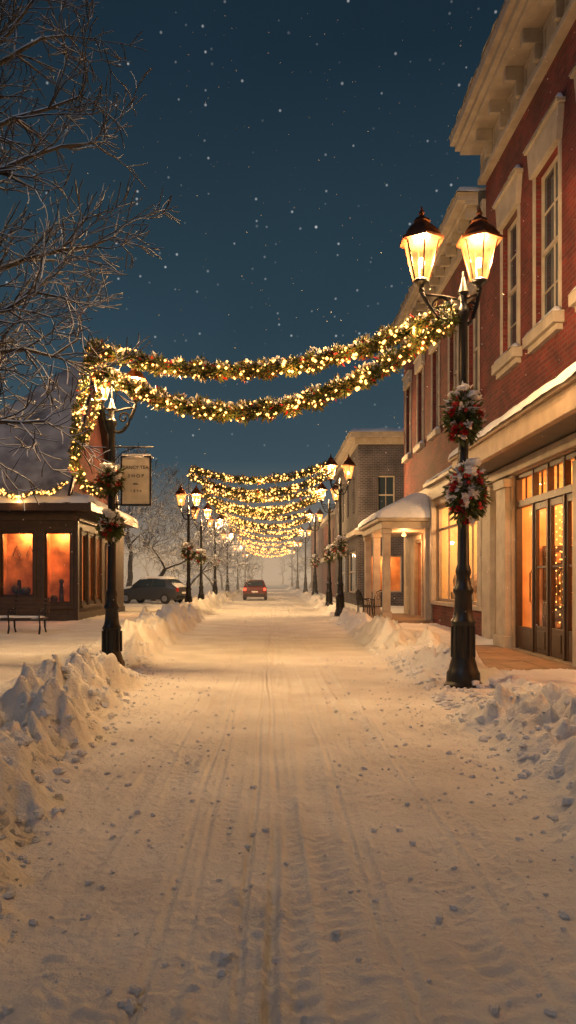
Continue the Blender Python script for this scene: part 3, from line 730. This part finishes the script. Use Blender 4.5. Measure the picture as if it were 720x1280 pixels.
def tree_mesh(name,seed,H,spread,depth,lean=(0,0),r0=.2,rmin=.007,twig=.42):
    rnd=random.Random(seed); mb=MB(); grow=tree_core(mb,rnd,spread,depth,lean,rmin,twig)
    grow(Vector((0,0,0)),Vector((lean[0]*.3,lean[1]*.3,1)).normalized(),r0,H*.27,0)
    me=bpy.data.meshes.new(name); me.from_pydata(mb.v,[],mb.f); me.materials.append(BARK)
    me.polygons.foreach_set('use_smooth',[True]*len(mb.f)); me.update(); return me
def place(me,name,x,y,s,rz):
    ob=bpy.data.objects.new(name,me); ob.location=(x,y,-.05); ob.scale=(s,s,s); ob.rotation_euler=(0,0,rz); COL.objects.link(ob); return ob
rnd=random.Random(4); mb=MB()
grow=tree_core(mb,rnd,.8,3,(0,0),.008,.6)
tx,ty=-6.3,11.8
trunk=[(tx,ty,-.1),(tx+.05,ty,2),(tx-.05,ty+.05,4),(tx+.1,ty,6.5),(tx+.05,ty+.1,9),(tx+.2,ty,11.5)]
mb.tube(trunk,[.30,.24,.20,.15,.10,.04],10,0,True)
limbs=[(3.1,(-3.6,11.6,4.3)),(3.9,(-3.1,12.3,5.1)),(4.6,(-2.75,11.6,5.9)),(5.3,(-2.6,12.4,7.0)),(5.9,(-2.4,12.2,7.9)),(6.7,(-2.7,11.5,8.8)),(7.4,(-3.0,12.3,10.0)),(8.2,(-3.2,11.8,11.0)),(9.0,(-4.0,11.6,12.3)),(4.2,(-3.5,12.6,6.6)),(6.2,(-3.6,11.3,9.6)),
 (3.8,(-9,12.5,6.5)),(5.5,(-9.3,11,8.5)),(7,(-8.5,13,10.5)),(4.8,(-6.2,15,8)),(5.2,(-6.5,9,7.8)),(6.8,(-5.4,14,10)),(7.5,(-5.8,9.8,10.8))]
for z0,e in limbs:
    s_=Vector((tx,ty,z0)); e=Vector(e); n=8; pts=[];w=Vector((0,0,0))
    for i in range(n+1):
        t=i/n; w+=Vector((rnd.gauss(0,.06),rnd.gauss(0,.07),rnd.gauss(0,.08))); pts.append(s_.lerp(e,t)+w*(1 if i else 0)+Vector((0,0,.35*math.sin(math.pi*t)*(1 if z0>4 else .3))))
    r0=.09; rad=[max(.015,r0*(1-t_/n*.8)) for t_ in range(n+1)]
    mb.tube(pts,rad,7,0,False)
    for i in range(2,n+1):
        d0=(pts[i]-pts[i-1]).normalized()
        for q_ in range(3):
            a=Vector((rnd.gauss(0,1),rnd.gauss(0,.7),rnd.gauss(.1,1))); a-=d0*a.dot(d0); a.normalize()
            grow(pts[i],(d0*rnd.uniform(.5,1)+a*rnd.uniform(.4,.9)).normalized(),max(.013,rad[i]*.55),rnd.uniform(.55,.95)*(1.1-.35*i/n),1 if q_==0 else 2)
mb.obj('bare_tree',[BARK],None,True)
tm_a=tree_mesh('bare_tree_a',21,11,1.0,6,(0,0),.2,.014); tm_b=tree_mesh('bare_tree_b',35,11,1.1,6,(0,0),.22,.014)
for (x,y,s,rz,k) in ((-9.5,47,1.0,1,0),(-8.2,56,1.0,2,1),(-11,62,1.3,4,0),(-7.5,70,.95,3,1),(-9,84,1.1,5,0),(-6.5,96,.9,.4,1),(-16,70,1.4,2.2,0),(-14,52,1.2,.3,1),(8,120,1.1,1,0),(7,140,1.2,2,1),(-7,120,1,3,0)):
    place((tm_a,tm_b)[k],'bare_tree',x,y,s,rz)
def joined(name,items):
    vs=[];fs=[];off=0
    for me,x,y,s,rz in items:
        a=np.empty(len(me.vertices)*3); me.vertices.foreach_get('co',a); a=a.reshape(-1,3)*s
        c,sn_=math.cos(rz),math.sin(rz); b_=a.copy(); b_[:,0]=a[:,0]*c-a[:,1]*sn_+x; b_[:,1]=a[:,0]*sn_+a[:,1]*c+y
        vs.append(b_); fs+= [tuple(v+off for v in p.vertices) for p in me.polygons]; off+=len(a)
    m=bpy.data.meshes.new(name); m.from_pydata(np.concatenate(vs).tolist(),[],fs); m.materials.append(BARK); m.update()
    ob=bpy.data.objects.new(name,m); COL.objects.link(ob)
rr=random.Random(5)
tm_s=tree_mesh('bare_tree_small',51,11,1.1,4,(0,0),.25,.03)
joined('distant_trees',[(tm_s,rr.uniform(-70,70),rr.uniform(175,230),rr.uniform(1.0,1.7),rr.uniform(0,6)) for i in range(45)])

# ================================================================== hanging sign
S=empty('hanging_shop_sign'); sx,sy,sz=-2.36,14.15,3.36
m=MB(); m.box(-2.63,-2.09,sy-.025,sy+.025,2.91,3.79,0)
m.obj('sign_board',[mat('sign_cream',(.60,.54,.42),.7,.2,4)],S,False,.01)
m=MB()
for a in ((-2.63,-2.60,2.91,3.79),(-2.12,-2.09,2.91,3.79)): m.box(a[0],a[1],sy-.035,sy+.035,a[2],a[3])
m.box(-2.60,-2.12,sy-.035,sy+.035,2.91,2.94); m.box(-2.60,-2.12,sy-.035,sy+.035,3.76,3.79)
m.tube([(-2.75,sy,3.95),(-2.05,sy,3.95)],.016,6); m.tube([(-2.5,sy,3.95),(-2.5,sy,3.79)],.007,5); m.tube([(-2.2,sy,3.95),(-2.2,sy,3.79)],.007,5)
m.tube([(-2.75,sy,3.7),(-2.6,sy,3.86),(-2.35,sy,3.95)],.01,5)
m.tube([(-2.75,sy,2.94),(-2.6,sy,2.94)],.012,5)
m.obj('sign_frame',[IRON],S)
INK=mat('sign_ink',(.03,.02,.015),.7,.1,5,0)
for txt,z,s in (('FANCY TEA',3.56,.085),('S H O P',3.41,.085),('est.',3.28,.07),('1 8 9 4',3.15,.07)):
    c=bpy.data.curves.new('lettering','FONT'); c.body=txt; c.size=s; c.align_x='CENTER'; c.extrude=.002; c.materials.append(INK)
    ob=bpy.data.objects.new('lettering',c); ob.location=(sx,sy-.029,z); ob.rotation_euler=(math.pi/2,0,0); COL.objects.link(ob); ob.parent=S
sn=MB(); snowcap(sn,-2.64,-2.08,sy-.03,sy+.03,lambda x,y:3.79,.05,step=.03,edge=.015); sn.obj('sign_snow',[SNOW],S,True)

# ================================================================== bench
B=empty('park_bench'); bx,by=-7.15,22.2; zb=gh(bx,by)-.03
m=MB()
for i in range(4): m.box(bx-.95,bx+.95,by-.28+i*.13,by-.28+i*.13+.105,zb+.44,zb+.475)
for i in range(4): m.box(bx-.95,bx+.95,by+.28+i*.02,by+.305+i*.02,zb+.56+i*.12,zb+.655+i*.12)
m.obj('slats',[DKBROWN],B,False,.006)
m=MB()
for s in (-.85,.0,.85):
    x=bx+s
    m.tube([(x,by-.33,zb),(x,by-.26,zb+.2),(x,by-.28,zb+.43),(x,by+.2,zb+.43),(x,by+.3,zb+.6),(x,by+.38,zb+1.05)],.028,6); m.tube([(x,by+.38,zb),(x,by+.24,zb+.2),(x,by+.2,zb+.43)],.028,6)
    m.tube([(x,by-.28,zb+.43),(x,by-.33,zb+.55),(x,by-.28,zb+.68),(x,by,zb+.7),(x,by+.32,zb+.72)],.022,6)
m.obj('iron_legs',[IRON],B,True)
sn=MB(); snowcap(sn,bx-.9,bx+.9,by-.27,by+.22,lambda x,y:zb+.475,.05,step=.06,edge=.05); sn.obj('seat_snow',[SNOW],B,True)

# ================================================================== garden chairs
def chair(x,y,rz,z0=.22):
    E=empty('garden_chair',(x,y,z0)); E.rotation_euler=(0,0,rz); m=MB()
    for sx in (-.23,.23):
        m.tube([(sx,-.24,0),(sx*.9,-.2,.22),(sx,-.22,.44)],.016,6); m.tube([(sx*1.1,.28,0),(sx*.95,.2,.25),(sx,.2,.44),(sx,.26,.75),(sx*.7,.3,.95),(0,.31,1.02)],.016,6)
        m.tube([(sx,.24,.68),(sx*1.15,.0,.7),(sx*1.15,-.2,.66),(sx,-.22,.44)],.014,6)
    m.tube([(.23,-.22,.44),(-.23,-.22,.44),(-.23,.2,.44),(.23,.2,.44),(.23,-.22,.44)],.016,6)
    for i in range(7): m.box(-.22,.22,-.2+i*.06,-.165+i*.06,.435,.45)
    for i in range(5):
        u=-.14+i*.07; m.tube([(u,.2,.45),(u,.25,.7),(u*.8,.3,.97-abs(u)*.4)],.008,5)
    for s in (-.1,.1):
        m.tube([(s+.07*math.cos(t*.6),.27+.03*math.sin(t*.6),.75+.08*math.sin(t*.6)) for t in range(11)],.008,5)
    m.obj('metal_frame',[IRON],E,True)
chair(3.42,28.2,math.radians(60)); chair(3.55,29.7,math.radians(110)); chair(3.9,28.4,math.radians(-20))

# ================================================================== cars
def car(name,x,y,rz,paint,snow=False,lit=False):
    E=empty(name,(x,y,gh(x,y))); E.rotation_euler=(0,0,rz)
    rings=[(0,.42,.75,.80,.78,.70),(.06,.30,.95,1.02,.86,.78),(.25,.26,1.0,1.12,.90,.76),(.75,.26,1.0,1.50,.92,.66),(1.3,.26,1.0,1.60,.92,.66),(2.2,.26,.98,1.60,.92,.66),(2.75,.26,.97,1.50,.92,.66),(3.35,.26,.95,1.02,.91,.80),(4.1,.28,.86,.90,.88,.74),(4.4,.32,.72,.78,.82,.66),(4.5,.40,.6,.62,.72,.6)]
    m=MB();vs=[];fs=[]
    for (yy,zb,zm,zt,w,wt) in rings:
        w2=w
        vs+=[(-w2*.9,yy,zb),(-w2,yy,zb+.15),(-w2,yy,zm-.08),(-w2*.97,yy,zm),(-wt,yy,zt-.04),(-wt*.8,yy,zt),(wt*.8,yy,zt),(wt,yy,zt-.04),(w2*.97,yy,zm),(w2,yy,zm-.08),(w2,yy,zb+.15),(w2*.9,yy,zb)]
    n=12
    for i in range(len(rings)-1):
        for j in range(n):
            j2=(j+1)%n; fs.append((i*n+j,i*n+j2,(i+1)*n+j2,(i+1)*n+j))
    fs.append(tuple(range(n)));fs.append(tuple(reversed(range((len(rings)-1)*n,len(rings)*n))))
    m.add(vs,fs,0); ob=m.obj('body',[paint],E,True); md=ob.modifiers.new('b','BEVEL'); md.width=.03; md.segments=2; md.limit_method='ANGLE'; md.angle_limit=math.radians(25)
    g=MB()
    g.quad([(-.66,.235,1.13),(.66,.235,1.13),(.56,.71,1.5),(-.56,.71,1.5)])
    g.quad([(-.6,2.80,1.51),(.6,2.80,1.51),(.72,3.33,1.10),(-.72,3.33,1.10)])
    for s in (-1,1):
        g.quad([(s*.91,.78,1.06),(s*.91,1.75,1.06),(s*.70,1.7,1.52),(s*.70,.95,1.48)]); g.quad([(s*.91,1.83,1.06),(s*.91,2.95,1.05),(s*.70,2.6,1.5),(s*.70,1.8,1.52)])
    g.obj('windows',[DARKGL],E)
    w=MB()
    for s in (-1,1):
        for wy in (.85,3.6):
            pr=[(.0,-.11),(.2,-.11),(.3,-.1),(.335,-.05),(.335,.05),(.3,.1),(.2,.11),(.0,.11)]
            base=len(w.v); w.lathe((0,0,0),pr,20,0)
            for i in range(base,len(w.v)):
                a,b_,c=w.v[i]; w.v[i]=(s*.83+c,wy+a,.335+b_)
            base=len(w.v); w.lathe((0,0,0),[(.0,-.12),(.19,-.12),(.19,.12),(.0,.12)],12,1)
            for i in range(base,len(w.v)):
                a,b_,c=w.v[i]; w.v[i]=(s*.83+c,wy+a,.335+b_)
    w.obj('wheels',[mat('tyre',(.02,.02,.02),.8),mat('alloy',(.3,.3,.32),.35,metal=.8)],E,False)
    tl=MB()
    for s in (-1,1): tl.box(s*.84-.16 if s>0 else -.84-.02,s*.84+.02 if s>0 else -.84+.16,-.02,.12,.76,.97)
    tl.obj('tail_lights',[TAIL if lit else RED],E)
    d=MB(); d.box(-.8,.8,-.05,.1,.35,.52,0); d.box(-.25,.25,-.03,.05,.62,.74,1); d.obj('bumper_and_plate',[IRON,PETAL],E,False,.01)
    if snow:
        sn=MB(); snowcap(sn,-.68,.68,.7,2.8,lambda x,y:1.56,.14,step=.1); snowcap(sn,-.78,.78,3.35,4.4,lambda x,y:1.0-.16*(y-3.35),.12,step=.1); snowcap(sn,-.75,.75,.05,.7,lambda x,y:1.02+.6*max(0,y-.15),.10,step=.1)
        sn.obj('car_snow',[SNOW],E,True)
    return E
car('red_car',-1.15,62,0,mat('dark_red_paint',(.12,.012,.010),.45,.1,3,0),False,True)
car('parked_car',-5.3,49.5,math.radians(68),mat('grey_paint',(.04,.043,.05),.4,.1,3,0),True)
car('parked_car',-6.4,57,math.radians(68),mat('blue_paint',(.03,.05,.08),.35,.1,3,0),True)

# ================================================================== falling snow
m=MB()
for i in range(900):
    y=U(4,17); m.octa((U(-.45,.55)*y,y,U(1.2,.72*y+1.5)),U(.003,.0085)*(y/10)**.5)
m.obj('falling_snow',[PETAL])

# ================================================================== mist
def mist(name,x0,x1,y0,y1,z1,sig,col):
    mm=bpy.data.materials.new(name); mm.use_nodes=True; t=mm.node_tree; t.nodes.clear()
    o=t.nodes.new('ShaderNodeOutputMaterial'); a=t.nodes.new('ShaderNodeVolumeAbsorption'); a.inputs['Color'].default_value=(0,0,0,1); a.inputs['Density'].default_value=sig
    e=t.nodes.new('ShaderNodeEmission'); e.inputs['Color'].default_value=(*col,1); e.inputs['Strength'].default_value=sig
    ad=t.nodes.new('ShaderNodeAddShader'); t.links.new(a.outputs[0],ad.inputs[0]); t.links.new(e.outputs[0],ad.inputs[1]); t.links.new(ad.outputs[0],o.inputs['Volume'])
    b=MB(); b.box(x0,x1,y0,y1,-1,z1); ob=b.obj(name,[mm]); return ob
mist('glowing_street_mist',-40,40,50,300,9,.0040,(.80,.54,.31))  # box emits its own warm haze in place of scattered lamplight

# ================================================================== world / moon
w=bpy.data.worlds.new('World'); scene.world=w; w.use_nodes=True; t=w.node_tree; N=t.nodes; L=t.links
bg=N['Background']
tc=N.new('ShaderNodeTexCoord'); sp=N.new('ShaderNodeSeparateXYZ'); L.new(tc.outputs['Generated'],sp.inputs[0])
r=N.new('ShaderNodeValToRGB'); e=r.color_ramp.elements
e[0].position=0; e[0].color=(.085,.105,.118,1); e[1].position=1; e[1].color=(.006,.014,.024,1)
k=e.new(.12); k.color=(.050,.084,.104,1)
k=e.new(.30); k.color=(.025,.053,.074,1)
k=e.new(.55); k.color=(.0105,.025,.040,1)
L.new(sp.outputs[2],r.inputs['Fac'])
nz=N.new('ShaderNodeTexNoise'); nz.inputs['Scale'].default_value=2.5; nz.inputs['Detail'].default_value=5; L.new(tc.outputs['Generated'],nz.inputs['Vector'])
mr=N.new('ShaderNodeMapRange'); mr.inputs['To Min'].default_value=.72; mr.inputs['To Max'].default_value=1.28; L.new(nz.outputs['Fac'],mr.inputs['Value'])
mx=N.new('ShaderNodeMix'); mx.data_type='RGBA'; mx.blend_type='MULTIPLY'; mx.inputs[0].default_value=1; L.new(r.outputs['Color'],mx.inputs[6]); L.new(mr.outputs[0],mx.inputs[7])
def stars(scale,rad,thr,br):
    v=N.new('ShaderNodeTexVoronoi'); v.inputs['Scale'].default_value=scale; L.new(tc.outputs['Generated'],v.inputs['Vector'])
    m1=N.new('ShaderNodeMapRange'); m1.inputs['From Min'].default_value=rad; m1.inputs['From Max'].default_value=rad*.4; L.new(v.outputs['Distance'],m1.inputs['Value'])
    s=N.new('ShaderNodeSeparateXYZ'); L.new(v.outputs['Color'],s.inputs[0])
    m2=N.new('ShaderNodeMapRange'); m2.inputs['From Min'].default_value=thr; m2.inputs['From Max'].default_value=1; L.new(s.outputs[0],m2.inputs['Value'])
    p=N.new('ShaderNodeMath'); p.operation='MULTIPLY'; L.new(m1.outputs[0],p.inputs[0]); L.new(m2.outputs[0],p.inputs[1])
    q=N.new('ShaderNodeMath'); q.operation='MULTIPLY'; L.new(p.outputs[0],q.inputs[0]); q.inputs[1].default_value=br
    return q
s1=stars(75,.13,.35,.32); s2=stars(34,.065,.45,.7)
ad=N.new('ShaderNodeMath'); L.new(s1.outputs[0],ad.inputs[0]); L.new(s2.outputs[0],ad.inputs[1])
sky=N.new('ShaderNodeTexSky'); sky.sky_type='NISHITA'; sky.sun_disc=False; sky.sun_elevation=math.radians(-4); sky.sun_rotation=math.radians(200)
sm=N.new('ShaderNodeMix'); sm.data_type='RGBA'; sm.blend_type='ADD'; sm.inputs[0].default_value=.02; L.new(mx.outputs[2],sm.inputs[6]); L.new(sky.outputs[0],sm.inputs[7])
fin=N.new('ShaderNodeMix'); fin.data_type='RGBA'; fin.blend_type='ADD'; fin.inputs[0].default_value=1; L.new(sm.outputs[2],fin.inputs[6]); L.new(ad.outputs[0],fin.inputs[7])
L.new(fin.outputs[2],bg.inputs['Color']); bg.inputs['Strength'].default_value=1.0
sl=bpy.data.lights.new('moonlight','SUN'); sl.energy=.28; sl.angle=math.radians(8); sl.color=(.60,.74,1.0)
so_=bpy.data.objects.new('moonlight',sl); COL.objects.link(so_); so_.rotation_euler=(math.radians(50),0,math.radians(-35))

# ================================================================== camera
cd=bpy.data.cameras.new('camera'); cam=bpy.data.objects.new('camera',cd); COL.objects.link(cam)
cam.location=(0,0,1.6); cam.rotation_euler=(math.radians(90),0,0)
cd.sensor_fit='AUTO'; cd.sensor_width=36; cd.lens=1000/1280*36; cd.shift_x=23/1280; cd.shift_y=85/1280; cd.clip_end=3000
scene.camera=cam
scene.view_settings.view_transform='Standard'; scene.view_settings.look='None'; scene.view_settings.exposure=0
